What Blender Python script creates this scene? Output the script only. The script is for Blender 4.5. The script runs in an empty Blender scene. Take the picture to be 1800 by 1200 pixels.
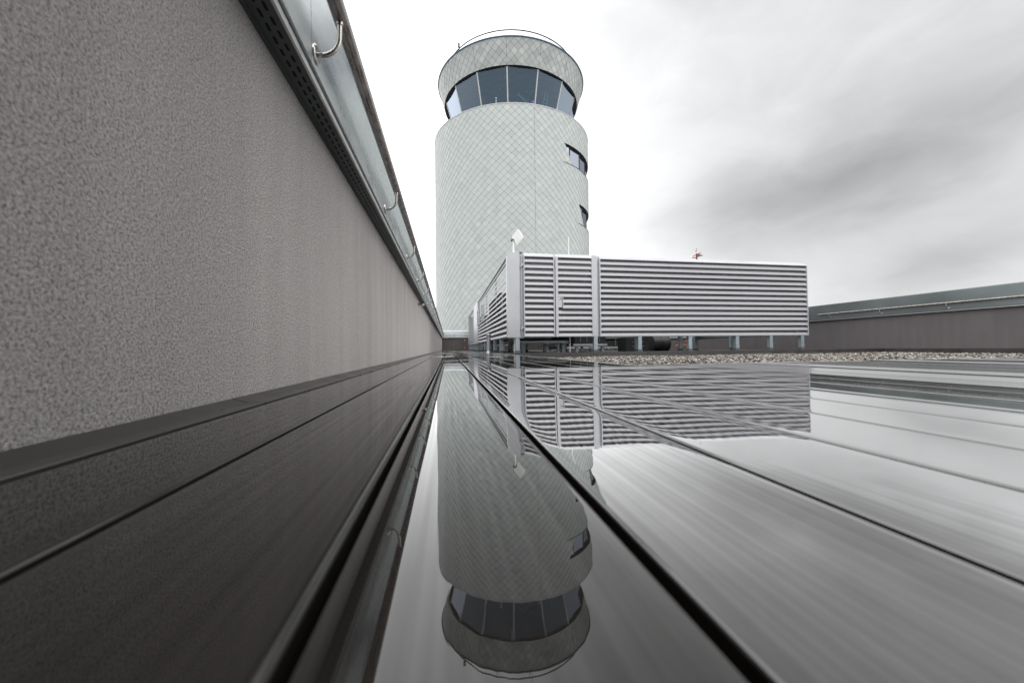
import bpy, math, random
import numpy as np
from mathutils import Vector, Matrix
random.seed(7); rng = np.random.default_rng(7)
sc = bpy.context.scene; COL = sc.collection
R = math.radians

# ------------------------------------------------------------------ camera
H = 0.0983                      # lens height over the wet deck
PSI, TH, ROLL = R(9.431), R(0.9987), 0.011
Fv = Vector((math.sin(PSI)*math.cos(TH), math.cos(PSI)*math.cos(TH), math.sin(TH)))
Uv = Vector((-math.sin(PSI)*math.sin(TH), -math.cos(PSI)*math.sin(TH), math.cos(TH)))
Rv = Vector((math.cos(PSI), -math.sin(PSI), 0))
IX = math.cos(ROLL)*Rv - math.sin(ROLL)*Uv
IY = math.sin(ROLL)*Rv + math.cos(ROLL)*Uv
cam = bpy.data.cameras.new('camera'); co = bpy.data.objects.new('camera', cam); COL.objects.link(co)
M = Matrix.Identity(4)
for i in range(3):
    M[i][0], M[i][1], M[i][2] = IX[i], IY[i], -Fv[i]
M[2][3] = H
co.matrix_world = M
cam.lens = 13.5; cam.sensor_width = 36; cam.clip_start = 0.01; cam.clip_end = 6000
cam.dof.use_dof = True; cam.dof.focus_distance = 9.0; cam.dof.aperture_fstop = 6.3
sc.camera = co
sc.view_settings.view_transform = 'Standard'; sc.view_settings.look = 'None'
sc.view_settings.gamma = 1.0; sc.view_settings.exposure = 0.0
SUN_EL, SUN_AZ = 58.0, 150.0     # behind the clouds, over the photographer's right shoulder

# ------------------------------------------------------------------ sky
w = bpy.data.worlds.new('World'); sc.world = w; w.use_nodes = True
nt = w.node_tree; nt.nodes.clear()
def N(t, **k):
    n = nt.nodes.new(t)
    for a, b in k.items(): setattr(n, a, b)
    return n
def mth(op, a, b=None, c=None, clamp=False):
    n = N('ShaderNodeMath', operation=op); n.use_clamp = clamp
    for i, v in enumerate((a, b, c)):
        if v is None: continue
        if isinstance(v, (int, float)): n.inputs[i].default_value = v
        else: nt.links.new(v, n.inputs[i])
    return n.outputs[0]
def sstep(v, a, b):
    n = N('ShaderNodeMapRange', interpolation_type='SMOOTHSTEP')
    nt.links.new(v, n.inputs[0]); n.inputs[1].default_value = a; n.inputs[2].default_value = b
    return n.outputs[0]
tc = N('ShaderNodeTexCoord'); sep = N('ShaderNodeSeparateXYZ'); nt.links.new(tc.outputs['Generated'], sep.inputs[0])
X, Y, Z = sep.outputs
az0 = mth('MULTIPLY', mth('ARCTAN2', X, Y), 180/math.pi)
el0 = mth('MULTIPLY', mth('ARCSINE', Z), 180/math.pi)
# cloud noise, pulled out along the drift of the cloud deck
cmb = N('ShaderNodeCombineXYZ')
nt.links.new(mth('MULTIPLY', mth('ADD', az0, mth('MULTIPLY', el0, 0.6)), 0.045), cmb.inputs[0])
nt.links.new(mth('MULTIPLY', mth('SUBTRACT', el0, mth('MULTIPLY', az0, 0.16)), 0.13), cmb.inputs[1])
ns = N('ShaderNodeTexNoise'); ns.inputs['Scale'].default_value = 1.0; ns.inputs['Detail'].default_value = 5; ns.inputs['Roughness'].default_value = 0.5
nt.links.new(cmb.outputs[0], ns.inputs[0])
sepn = N('ShaderNodeSeparateColor'); nt.links.new(ns.outputs['Color'], sepn.inputs[0])
n1, n2, n3 = [mth('SUBTRACT', o, 0.5) for o in sepn.outputs]
az = mth('ADD', az0, mth('MULTIPLY', n1, 14.0)); el = mth('ADD', el0, mth('MULTIPLY', n2, 7.0))
def gauss(a0, e0, sx, sy, rot, amp):
    c, s = math.cos(R(rot)), math.sin(R(rot))
    da, de = mth('SUBTRACT', az, a0), mth('SUBTRACT', el, e0)
    u = mth('ADD', mth('MULTIPLY', da, c/sx), mth('MULTIPLY', de, s/sx))
    v = mth('ADD', mth('MULTIPLY', da, -s/sy), mth('MULTIPLY', de, c/sy))
    q = mth('ADD', mth('MULTIPLY', u, u), mth('MULTIPLY', v, v))
    return mth('MULTIPLY', mth('EXPONENT', mth('MULTIPLY', q, -1.0)), amp)
rear = sstep(mth('ABSOLUTE', az0), 60, 105)
azw = mth('ADD', az, mth('MULTIPLY', mth('SUBTRACT', el0, 20.0), 0.25))
L = mth('ADD', mth('MULTIPLY', mth('ADD', mth('MULTIPLY', mth('SUBTRACT', 1.0, sstep(azw, 8, 42)), 0.52), mth('MULTIPLY', mth('SUBTRACT', 1.0, sstep(az0, 0, 22)), 0.65)), mth('SUBTRACT', 1.0, rear)), 0.905)
for g in ((55, 18.2, 13, 5.0, 8, -0.27), (40, 16.0, 13, 6.2, 4, -0.17), (59, 8.6, 9, 3.0, 4, -0.27), (64, 25, 20, 12, 0, -0.17), (47,17.0,7,3.6,10,-0.06)):
    L = mth('ADD', L, gauss(*g))
L = mth('ADD', L, mth('MULTIPLY', n3, 0.14))
cmb2 = N('ShaderNodeCombineXYZ'); nt.links.new(mth('MULTIPLY', az0, 0.11), cmb2.inputs[0]); nt.links.new(mth('MULTIPLY', el0, 0.19), cmb2.inputs[1]); cmb2.inputs[2].default_value = 3.7
nsb = N('ShaderNodeTexNoise'); nsb.inputs['Scale'].default_value = 1.0; nsb.inputs['Detail'].default_value = 7; nsb.inputs['Roughness'].default_value = 0.55; nsb.inputs['Distortion'].default_value = 0.6
nt.links.new(cmb2.outputs[0], nsb.inputs[0])
L = mth('ADD', L, mth('MULTIPLY', mth('SUBTRACT', nsb.outputs[0], 0.5), 0.26))
L = mth('MAXIMUM', L, 0.40)
L = mth('ADD', L, mth('MULTIPLY', sstep(el0, 42, 62), 0.75))
L = mth('ADD', L, mth('MULTIPLY', rear, 1.25))
skyt = N('ShaderNodeTexSky', sky_type='NISHITA'); skyt.sun_disc = False
skyt.sun_elevation = R(SUN_EL); skyt.sun_rotation = R(SUN_AZ)
hs = N('ShaderNodeHueSaturation'); hs.inputs['Saturation'].default_value = 0.25; hs.inputs['Value'].default_value = 0.1
nt.links.new(skyt.outputs[0], hs.inputs['Color'])
cc = N('ShaderNodeCombineColor')
for i, k in enumerate((0.985, 0.992, 1.0)): nt.links.new(mth('MULTIPLY', L, k), cc.inputs[i])
mx = N('ShaderNodeMix', data_type='RGBA'); mx.inputs[0].default_value = 0.95
nt.links.new(hs.outputs[0], mx.inputs[6]); nt.links.new(cc.outputs[0], mx.inputs[7])
bg = N('ShaderNodeBackground'); bg.inputs[1].default_value = 1.0; nt.links.new(mx.outputs[2], bg.inputs[0])
wo = N('ShaderNodeOutputWorld'); nt.links.new(bg.outputs[0], wo.inputs[0])
# ------------------------------------------------------------------ sun through thick cloud
sl = bpy.data.lights.new('sun', 'SUN'); sl.energy = 0.8; sl.angle = R(25); sl.color = (1, .97, .93)
so = bpy.data.objects.new('sun', sl); COL.objects.link(so)
sd = Vector((math.sin(R(SUN_AZ))*math.cos(R(SUN_EL)), math.cos(R(SUN_AZ))*math.cos(R(SUN_EL)), math.sin(R(SUN_EL))))
so.rotation_euler = sd.to_track_quat('Z', 'Y').to_euler(); so.location = (0, 0, 60)

# ------------------------------------------------------------------ materials
def mat(name, col, rough=0.5, metal=0.0, ior=1.45, var=0.0, vscale=3.0, bump=0.0, bscale=60.0, rvar=0.0, stretch=(1, 1, 1), spec=0.5):
    m = bpy.data.materials.new(name); m.use_nodes = True; t = m.node_tree
    b = t.nodes['Principled BSDF']; b.inputs['Base Color'].default_value = (*col, 1)
    b.inputs['Roughness'].default_value = rough; b.inputs['Metallic'].default_value = metal; b.inputs['IOR'].default_value = ior
    b.inputs['Specular IOR Level'].default_value = spec
    if var or bump or rvar:
        tcn = t.nodes.new('ShaderNodeTexCoord'); mp = t.nodes.new('ShaderNodeMapping'); mp.inputs['Scale'].default_value = stretch
        t.links.new(tcn.outputs['Object'], mp.inputs[0])
    if var or rvar:
        n = t.nodes.new('ShaderNodeTexNoise'); n.inputs['Scale'].default_value = vscale; n.inputs['Detail'].default_value = 6
        t.links.new(mp.outputs[0], n.inputs[0])
        if var:
            r = t.nodes.new('ShaderNodeValToRGB')
            r.color_ramp.elements[0].position = .3; r.color_ramp.elements[1].position = .7
            r.color_ramp.elements[0].color = (*[c*(1-var) for c in col], 1); r.color_ramp.elements[1].color = (*[min(1, c*(1+var)) for c in col], 1)
            t.links.new(n.outputs[0], r.inputs[0]); t.links.new(r.outputs[0], b.inputs['Base Color'])
        if rvar:
            mr = t.nodes.new('ShaderNodeMapRange'); mr.inputs[1].default_value = .3; mr.inputs[2].default_value = .7
            mr.inputs[3].default_value = max(0, rough-rvar); mr.inputs[4].default_value = rough+rvar
            t.links.new(n.outputs[0], mr.inputs[0]); t.links.new(mr.outputs[0], b.inputs['Roughness'])
    if bump:
        n2_ = t.nodes.new('ShaderNodeTexNoise'); n2_.inputs['Scale'].default_value = bscale; n2_.inputs['Detail'].default_value = 4
        t.links.new(mp.outputs[0], n2_.inputs[0])
        bp = t.nodes.new('ShaderNodeBump'); bp.inputs['Distance'].default_value = bump; bp.inputs['Strength'].default_value = 1
        t.links.new(n2_.outputs[0], bp.inputs['Height']); t.links.new(bp.outputs[0], b.inputs['Normal'])
    return m
def stucco(name, col, streak=.13):
    m = bpy.data.materials.new(name); m.use_nodes = True; t = m.node_tree; b = t.nodes['Principled BSDF']
    b.inputs['Roughness'].default_value = .9; b.inputs['Specular IOR Level'].default_value = .2
    tcn = t.nodes.new('ShaderNodeTexCoord')
    def noise(scale, detail=3, st=None, rough=.55):
        n = t.nodes.new('ShaderNodeTexNoise'); n.inputs['Scale'].default_value = scale; n.inputs['Detail'].default_value = detail; n.inputs['Roughness'].default_value = rough
        if st:
            mp = t.nodes.new('ShaderNodeMapping'); mp.inputs['Scale'].default_value = st
            t.links.new(tcn.outputs['Object'], mp.inputs[0]); t.links.new(mp.outputs[0], n.inputs[0])
        else: t.links.new(tcn.outputs['Object'], n.inputs[0])
        return n.outputs[0]
    grain = noise(230, 8, None, .8); lump = noise(80, 3); st = noise(1, 4, (7, 7, .5)); patch = noise(2.2, 3)
    def mr(v, lo, hi, a=.3, c=.7):
        n = t.nodes.new('ShaderNodeMapRange'); n.inputs[1].default_value = a; n.inputs[2].default_value = c; n.inputs[3].default_value = lo; n.inputs[4].default_value = hi
        t.links.new(v, n.inputs[0]); return n.outputs[0]
    def mul(a, c):
        n = t.nodes.new('ShaderNodeMath'); n.operation = 'MULTIPLY'; t.links.new(a, n.inputs[0]); t.links.new(c, n.inputs[1]); return n.outputs[0]
    pit = noise(270, 5, None, .6)
    f = mul(mul(mul(mr(grain, .5, 1.4), mr(pit, .50, 1.06, .36, .52)), mr(lump, .93, 1.07)), mul(mr(st, 1-streak, 1+streak*.5), mr(patch, .975, 1.03)))
    vm = t.nodes.new('ShaderNodeVectorMath'); vm.operation = 'SCALE'; vm.inputs[0].default_value = col; t.links.new(f, vm.inputs['Scale'])
    t.links.new(vm.outputs[0], b.inputs['Base Color'])
    ad = t.nodes.new('ShaderNodeMath'); ad.operation = 'ADD'; t.links.new(grain, ad.inputs[0]); t.links.new(pit, ad.inputs[1])
    bp = t.nodes.new('ShaderNodeBump'); bp.inputs['Distance'].default_value = .0048; bp.inputs['Strength'].default_value = 1
    t.links.new(ad.outputs[0], bp.inputs['Height']); t.links.new(bp.outputs[0], b.inputs['Normal'])
    return m
def deckmat(name='wet_deck'):
    """dark glossy boards under a film of water: Fresnel mirror over a near-black brown board"""
    m = bpy.data.materials.new(name); m.use_nodes = True; t = m.node_tree; t.nodes.clear()
    def n_(ty, **k):
        n = t.nodes.new(ty)
        for a, b in k.items(): setattr(n, a, b)
        return n
    def ma(op, a, b=None, clamp=False):
        n = n_('ShaderNodeMath', operation=op); n.use_clamp = clamp
        for i, v in enumerate((a, b)):
            if v is None: continue
            if isinstance(v, (int, float)): n.inputs[i].default_value = v
            else: t.links.new(v, n.inputs[i])
        return n.outputs[0]
    def mr(v, a, b, c, d):
        n = n_('ShaderNodeMapRange'); t.links.new(v, n.inputs[0])
        for i, q in enumerate((a, b, c, d)): n.inputs[i+1].default_value = q
        return n.outputs[0]
    tcn = n_('ShaderNodeTexCoord'); sp = n_('ShaderNodeSeparateXYZ'); t.links.new(tcn.outputs['Object'], sp.inputs[0])
    def noise(st, detail=3, off=(0, 0, 0)):
        mp = n_('ShaderNodeMapping'); mp.inputs['Scale'].default_value = st; mp.inputs['Location'].default_value = off
        t.links.new(tcn.outputs['Object'], mp.inputs[0])
        n = n_('ShaderNodeTexNoise'); n.inputs['Scale'].default_value = 1; n.inputs['Detail'].default_value = detail
        t.links.new(mp.outputs[0], n.inputs[0]); return n.outputs[0]
    groove = noise((210, 2.5, 1), 1); film = noise((3.0, 1.1, 1), 4, (4, 2, 0)); grain = noise((60, 6, 1), 4)
    at = n_('ShaderNodeAttribute', attribute_name='film')
    dry = ma('MULTIPLY', mr(film, .50, .60, 0, 1), mr(sp.outputs[1], 2.2, 5.0, 0, 1), True)
    fr = n_('ShaderNodeFresnel'); fr.inputs[0].default_value = 1.47
    F = ma('MULTIPLY', fr.outputs[0], at.outputs['Fac'])
    F = ma('MULTIPLY', F, mr(groove, .3, .7, .87, 1.13)); F = ma('MINIMUM', F, .78)
    at2 = n_('ShaderNodeAttribute', attribute_name='damp')
    rough = ma('ADD', ma('ADD', mr(groove, .3, .7, .0, .02), ma('MULTIPLY', dry, .22)), at2.outputs['Fac'])
    bp = n_('ShaderNodeBump'); bp.inputs['Distance'].default_value = .00003; bp.inputs['Strength'].default_value = .6
    t.links.new(groove, bp.inputs['Height'])
    wave = noise((9, 1.6, 1), 2, (1, 5, 0))
    bp2 = n_('ShaderNodeBump'); bp2.inputs['Distance'].default_value = .000018; bp2.inputs['Strength'].default_value = .5
    t.links.new(wave, bp2.inputs['Height']); t.links.new(bp.outputs[0], bp2.inputs['Normal'])
    gl = n_('ShaderNodeBsdfGlossy'); gl.inputs['Color'].default_value = (1, 1, 1, 1); t.links.new(rough, gl.inputs['Roughness']); t.links.new(bp2.outputs[0], gl.inputs['Normal'])
    t.links.new(bp2.outputs[0], fr.inputs['Normal'])
    df = n_('ShaderNodeBsdfDiffuse')
    cr = n_('ShaderNodeMix', data_type='RGBA'); t.links.new(mr(grain, .3, .7, 0, 1), cr.inputs[0])
    cr.inputs[6].default_value = (.0135, .0118, .0105, 1); cr.inputs[7].default_value = (.0215, .019, .017, 1)
    cr2 = n_('ShaderNodeMix', data_type='RGBA'); t.links.new(dry, cr2.inputs[0]); t.links.new(cr.outputs[2], cr2.inputs[6]); cr2.inputs[7].default_value = (.06, .055, .05, 1)
    t.links.new(cr2.outputs[2], df.inputs['Color'])
    mxs = n_('ShaderNodeMixShader'); t.links.new(F, mxs.inputs[0]); t.links.new(df.outputs[0], mxs.inputs[1]); t.links.new(gl.outputs[0], mxs.inputs[2])
    o = n_('ShaderNodeOutputMaterial'); t.links.new(mxs.outputs[0], o.inputs[0])
    return m
def attrmat(name, col, attr, amp, rough=.5, bump=.0, spec=.5):
    """base colour varied face by face (tile to tile, stone to stone)"""
    m = mat(name, col, rough, bump=bump, bscale=25, spec=spec); t = m.node_tree; b = t.nodes['Principled BSDF']
    a = t.nodes.new('ShaderNodeAttribute'); a.attribute_name = attr
    r = t.nodes.new('ShaderNodeValToRGB')
    cols = amp
    if name == 'pebble': r.color_ramp.interpolation = 'CONSTANT'
    r.color_ramp.elements[0].color = (*cols[0], 1); r.color_ramp.elements[1].color = (*cols[-1], 1)
    for i in range(1, len(cols)-1):
        e = r.color_ramp.elements.new(i/(len(cols)-1)); e.color = (*cols[i], 1)
    t.links.new(a.outputs['Fac'], r.inputs[0]); t.links.new(r.outputs[0], b.inputs['Base Color'])
    return m
def glassmat(name, tint, trans, refl_ior=1.5, coat=True):
    m = bpy.data.materials.new(name); m.use_nodes = True; t = m.node_tree; t.nodes.clear()
    fr = t.nodes.new('ShaderNodeFresnel'); fr.inputs[0].default_value = refl_ior
    mpr = t.nodes.new('ShaderNodeMapRange'); mpr.inputs[1].default_value = .042; mpr.inputs[2].default_value = .13; mpr.inputs[3].default_value = .042 if coat else .10; mpr.inputs[4].default_value = .45
    t.links.new(fr.outputs[0], mpr.inputs[0])
    gl = t.nodes.new('ShaderNodeBsdfGlossy'); gl.inputs['Roughness'].default_value = .01; gl.inputs['Color'].default_value = (.78, .87, 1, 1) if coat else (.8, .86, 1, 1)
    tr = t.nodes.new('ShaderNodeBsdfTransparent'); tr.inputs[0].default_value = (*trans, 1)
    df = t.nodes.new('ShaderNodeBsdfDiffuse'); df.inputs[0].default_value = (*tint, 1)
    a = t.nodes.new('ShaderNodeMixShader'); a.inputs[0].default_value = .25; t.links.new(tr.outputs[0], a.inputs[1]); t.links.new(df.outputs[0], a.inputs[2])
    b = t.nodes.new('ShaderNodeMixShader'); t.links.new(mpr.outputs[0], b.inputs[0]); t.links.new(a.outputs[0], b.inputs[1]); t.links.new(gl.outputs[0], b.inputs[2])
    o = t.nodes.new('ShaderNodeOutputMaterial'); t.links.new(b.outputs[0], o.inputs[0]); return m

m_deck = deckmat()
m_trim = mat('dark_edge_sheet', (.035, .033, .031), .32, .0, var=.12, vscale=8, rvar=.08)
m_edge = mat('pale_edge_profile', (.55, .55, .54), .35, .6, var=.15, vscale=30)
m_stucco = stucco('grey_stucco', (.56, .53, .517))
m_stucco_d = stucco('brown_grey_stucco', (.105, .093, .092), .10)
m_stucco_r = stucco('mauve_grey_stucco', (.17, .155, .157), .10)
m_fascia = mat('galvanised_fascia', (.52, .56, .57), .28, .85, var=.07, vscale=2.5, rvar=.08, stretch=(1, 1.3, 4), bump=.0006, bscale=4)
m_fascia_d = mat('shaded_fascia', (.20, .225, .225), .38, .75, var=.10, vscale=1.2, rvar=.08)  # same metal as the left fascia, its dimmer reflection put into the colour
m_soffit = mat('dark_green_sheet', (.085, .098, .095), .45, .4, var=.15, vscale=6)
m_black = mat('black_gap', (.004, .004, .004), .9)
m_steel = mat('brushed_stainless', (.60, .57, .54), .24, 1.0, var=.05, vscale=60, rvar=.08)
m_rail = mat('wet_stainless_rail', (.36, .33, .31), .30, .9, var=.35, vscale=55, rvar=.12, stretch=(1, .35, 1), bump=.0008, bscale=90)
m_vent = mat('zinc_pipe', (.5, .51, .53), .32, .7, var=.06, vscale=9)
m_alu = mat('pale_lacquered_aluminium', (.44, .445, .465), .38, .25, var=.04, vscale=2.2, rvar=.06)
m_alu2 = mat('blade_aluminium', (.295, .292, .308), .40, .25, var=.05, vscale=3, rvar=.06, stretch=(.4, .4, 4))
m_galv = mat('galvanised_leg', (.30, .35, .38), .45, .5, var=.14, vscale=14)
m_base = mat('cement_footing', (.10, .10, .10), .85, var=.2, vscale=30)
m_dark = mat('dark_machine_paint', (.022, .023, .024), .55, var=.25, vscale=5)
m_mid = mat('grey_machine_panel', (.15, .155, .155), .5, .3, var=.12, vscale=5)
m_kerb = mat('kerb_sheet', (.062, .058, .055), .42, .2, var=.18, vscale=5, rvar=.1)
m_roof = mat('dark_roof_membrane', (.035, .034, .034), .6, var=.25, vscale=4, bump=.002, bscale=30)
m_gravel_bed = mat('gravel_bed', (.035, .033, .03), .9, var=.5, vscale=40, bump=.01, bscale=60)
m_slate = attrmat('pale_cladding_tile', (.4, .4, .4), 'tone', [(.345,.368,.36), (.37,.395,.384), (.385,.41,.40), (.40,.423,.41), (.43,.445,.42)], .42, bump=.0006, spec=.35)
m_slatec = attrmat('crown_cladding_tile', (.4, .4, .4), 'tone', [(.30,.317,.31), (.33,.35,.34), (.36,.38,.368), (.385,.403,.39), (.44,.45,.43)], .36, bump=.0006, spec=.4)
m_joint = mat('cladding_shadow_joint', (.09, .10, .10), .8)
m_rim = mat('blue_grey_rim', (.04, .09, .13), .35, .4, var=.1)
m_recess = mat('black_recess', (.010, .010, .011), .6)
m_cabglass = glassmat('tinted_cab_glass', (.02, .085, .135), (.46, .66, .76), 1.5)
m_winglass = glassmat('window_glass', (.03, .05, .07), (.22, .30, .36), 1.5, False)
m_mull = mat('pale_mullion', (.42, .41, .40), .4, .3, var=.04)
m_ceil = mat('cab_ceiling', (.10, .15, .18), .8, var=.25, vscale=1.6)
m_red = mat('red_paint', (.25, .015, .015), .5, var=.1); m_white = mat('white_plastic', (.78, .78, .76), .4, var=.03)
m_teal = mat('pale_teal_metal', (.32, .44, .42), .5); m_orange = mat('orange_hose', (.55, .11, .02), .45, var=.15, vscale=20)
m_yellow = mat('yellow_label', (.75, .6, .02), .5); m_copper = mat('copper_cap', (.65, .33, .2), .35, .7)
m_apron = mat('concrete_apron', (.20, .20, .195), .85, var=.15, vscale=.05)
m_blue = mat('blue_lens', (.02, .05, .5), .3); m_gray = mat('grey_mesh', (.13, .14, .15), .6, .3)

# ------------------------------------------------------------------ mesh helpers
class MB:
    def __init__(s): s.v = []; s.f = []; s.m = []; s.mats = []; s.attr = []; s.sm = []
    def mi(s, mt):
        if mt not in s.mats: s.mats.append(mt)
        return s.mats.index(mt)
    def add(s, vs, fs, mt, tone=.5, smooth=False):
        o = len(s.v); s.v += [tuple(p) for p in vs]; k = s.mi(mt)
        for f in fs: s.f.append(tuple(i+o for i in f)); s.m.append(k); s.attr.append(tone); s.sm.append(smooth)
    def box(s, a, b, mt, T=None, tone=.5):
        x0, y0, z0 = a; x1, y1, z1 = b
        vs = [(x0,y0,z0),(x1,y0,z0),(x1,y1,z0),(x0,y1,z0),(x0,y0,z1),(x1,y0,z1),(x1,y1,z1),(x0,y1,z1)]
        if T: vs = [T(*p) for p in vs]
        s.add(vs, [(0,3,2,1),(4,5,6,7),(0,1,5,4),(1,2,6,5),(2,3,7,6),(3,0,4,7)], mt, tone)
    def bbox(s, a, b, mt, bv=.004, T=None):
        """box with chamfered edges along its long verticals"""
        x0, y0, z0 = a; x1, y1, z1 = b
        prof = [(x0+bv,y0),(x1-bv,y0),(x1,y0+bv),(x1,y1-bv),(x1-bv,y1),(x0+bv,y1),(x0,y1-bv),(x0,y0+bv)]
        vs = [(x,y,z0) for x,y in prof]+[(x,y,z1) for x,y in prof]
        if T: vs = [T(*p) for p in vs]
        s.add(vs, [tuple(range(7,-1,-1)), tuple(range(8,16))]+[(i,(i+1)%8,8+(i+1)%8,8+i) for i in range(8)], mt)
    def tube(s, pts, r, mt, n=10, cap=True, T=None):
        pts = [Vector(p) for p in pts]; rs = r if isinstance(r, (list, tuple)) else [r]*len(pts)
        rings = []; prev = None
        for i, p in enumerate(pts):
            d = (pts[min(i+1, len(pts)-1)]-pts[max(i-1, 0)]).normalized()
            if prev is None:
                a = d.orthogonal().normalized()
            else:
                a = (prev - d*prev.dot(d)).normalized()
            prev = a; b = d.cross(a)
            rings.append([p+(a*math.cos(2*math.pi*k/n)+b*math.sin(2*math.pi*k/n))*rs[i] for k in range(n)])
        vs = [q for rg in rings for q in rg]
        if T: vs = [T(*q) for q in vs]
        fs = [(i*n+k, i*n+(k+1)%n, (i+1)*n+(k+1)%n, (i+1)*n+k) for i in range(len(pts)-1) for k in range(n)]
        s.add(vs, fs, mt, smooth=True)
        if cap:
            o = [tuple(q) for q in vs]
            s.add(o[:n], [tuple(range(n-1, -1, -1))], mt); s.add(o[-n:], [tuple(range(n))], mt)
    def ext(s, prof, a, b, mt, T, closed=True, smooth=False):
        """extrude a closed (d,z) profile between s=a and s=b; T maps (s,d,z)"""
        n = len(prof)
        vs = [T(a, d, z) for d, z in prof]+[T(b, d, z) for d, z in prof]
        rngk = range(n) if closed else range(n-1)
        s.add(vs, [(i, (i+1) % n, n+(i+1) % n, n+i) for i in rngk], mt, smooth=smooth)
        if closed:
            s.add(vs[:n], [tuple(range(n-1, -1, -1))], mt); s.add(vs[n:], [tuple(range(n))], mt)
    def build(s, name, parent=None, loc=None, fix=False):
        me = bpy.data.meshes.new(name); v = s.v
        off = Vector((0, 0, 0))
        if loc is not None: off = Vector(loc); v = [tuple(Vector(p)-off) for p in v]
        elif parent is not None: off = Vector((0, 0, 0))
        me.from_pydata(v, [], s.f)
        for m_ in s.mats: me.materials.append(m_)
        me.polygons.foreach_set('material_index', s.m); me.polygons.foreach_set('use_smooth', s.sm)
        a = me.attributes.new('tone', 'FLOAT', 'FACE'); a.data.foreach_set('value', s.attr)
        me.update()
        if fix:
            import bmesh
            bm = bmesh.new(); bm.from_mesh(me); bmesh.ops.recalc_face_normals(bm, faces=bm.faces); bm.to_mesh(me); bm.free()
        o = bpy.data.objects.new(name, me); COL.objects.link(o)
        if loc is not None: o.location = loc
        if parent is not None:
            o.parent = parent; o.location = off - Vector(parent['_w']) if '_w' in parent else off - wloc(parent)
        return o
def wloc(o):
    p = Vector((0, 0, 0))
    while o is not None: p += o.location; o = o.parent
    return p
def empty(name, loc, label, cat, group=None):
    o = bpy.data.objects.new(name, None); COL.objects.link(o); o.location = loc; o.empty_display_size = .1
    return tag(o, label, cat, group)
def tag(o, label, cat, group=None, kind=None):
    if label: o['label'] = label
    if cat: o['category'] = cat
    if group: o['group'] = group
    if kind: o['kind'] = kind
    return o
def part(mb, name, par, fix=False, label=None):
    """mesh given in world coordinates, hung under par"""
    o = mb.build(name, fix=fix); o.parent = par; o.location = -wloc(par)
    if label: o['label'] = label
    return o
def struct(o): o['kind'] = 'structure'; return o

# ------------------------------------------------------------------ ground and roof
g = MB(); g.add([(-3000,-3000,-16),(3000,-3000,-16),(3000,3000,-16),(-3000,3000,-16)], [(0,1,2,3)], m_apron); struct(g.build('ground'))
rf = MB(); rf.box((-.75,-5,-16), (10.95,24.65,-.125), m_roof)
rf.box((.97,7.96,-.125), (10.56,24.29,-.03), m_roof); rf.box((-.39,-4.9,-.125),(.97,24.29,-.05), m_roof); rf.box((.97,-4.9,-.125),(10.5,1.93,-.05), m_roof)
struct(rf.build('roof', fix=True))

# ------------------------------------------------------------------ deck of wet boards
PW = .1430; X0 = -.338
def deck():
    vs, fs, film, sm = [], [], [], []
    hw = (PW-.0062)/2
    us = [-hw, -hw+.0012, -hw+.003, -hw+.006, -hw+.011, -hw+.018, -.02, .02, hw-.018, hw-.011, hw-.006, hw-.003, hw-.0012, hw]
    def zc(u):
        e = hw-abs(u)
        z = 0
        if e < .018: z -= droop[0]*((.018-e)/.018)**2.2
        if e < rb[0]: z -= .8*rb[0]*(1-math.sqrt(max(0, 1-((rb[0]-e)/rb[0])**2)))
        return z
    droop = [.00045]; rb = [.003]
    damp = []
    def board(cx, y0, y1, tilt, f, dz, dm=0.0):
        o = len(vs)
        n = len(us)
        for y in (y0, y1):
            for u in us: vs.append((cx+u, y, zc(u)+tilt*u+dz))
        for i in range(n-1): fs.append((o+i, o+i+1, o+n+i+1, o+n+i)); film.append(f); damp.append(dm); sm.append(True)
        for y in (y0, y1):
            pass
        q = len(vs)
        for y in (y0, y1):
            vs.append((cx-hw, y, zc(hw)-tilt*hw+dz)); vs.append((cx-hw, y, -.028)); vs.append((cx+hw, y, zc(hw)+tilt*hw+dz)); vs.append((cx+hw, y, -.028))
        for f4 in ((q, q+4, q+5, q+1), (q+2, q+3, q+7, q+6), (q, q+1, q+3, q+2), (q+4, q+6, q+7, q+5)): fs.append(f4); film.append(.12); damp.append(0); sm.append(False)
    for i in range(9):
        cx = X0+PW*(i+.5)
        f = [0.85, .9, 1.38, 2.6, 3.1, 3.2, 3.2, 3.1, 3.1][i]
        cuts = [-4.0, 5.6+.0*i, 11.9, 18.1, 24.2]
        droop[0] = .00045 if 0 < i < 4 else .00018; rb[0] = .003 if i in (1, 2) else (.002 if i == 0 else .0014)
        for k in range(4):
            t = 0.0 if k == 0 and i < 5 else random.uniform(-.0016, .0016)
            if i >= 5 and k == 0: t = random.uniform(-.002, .002)
            board(cx, cuts[k]+.003, cuts[k+1]-.003, t, f, 0 if k == 0 else random.uniform(-.0006, .0004))
    i = 9
    while X0+PW*(i+1) < 10.50:
        cx = X0+PW*(i+.5)
        board(cx, -4.0, 1.93, random.choice([random.uniform(-.003, .004), random.uniform(.012, .05), random.uniform(.012, .05)]) if i > 10 else random.uniform(-.002, .002), 3.0, random.uniform(-.0006, .0004), random.choice([.0, .10, .16, .22, .13]) if i > 10 else .012*(i-8)); i += 1
    me = bpy.data.meshes.new('deck'); me.from_pydata(vs, [], fs); me.materials.append(m_deck)
    a = me.attributes.new('film', 'FLOAT', 'FACE'); a.data.foreach_set('value', film)
    a = me.attributes.new('damp', 'FLOAT', 'FACE'); a.data.foreach_set('value', damp)
    me.polygons.foreach_set('use_smooth', sm); me.update()
    o = bpy.data.objects.new('deck', me); COL.objects.link(o); struct(o)
deck()
tr = MB()
cuts = [-4, .795, 5.1, 9.4, 13.7, 18, 24.29]
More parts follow.
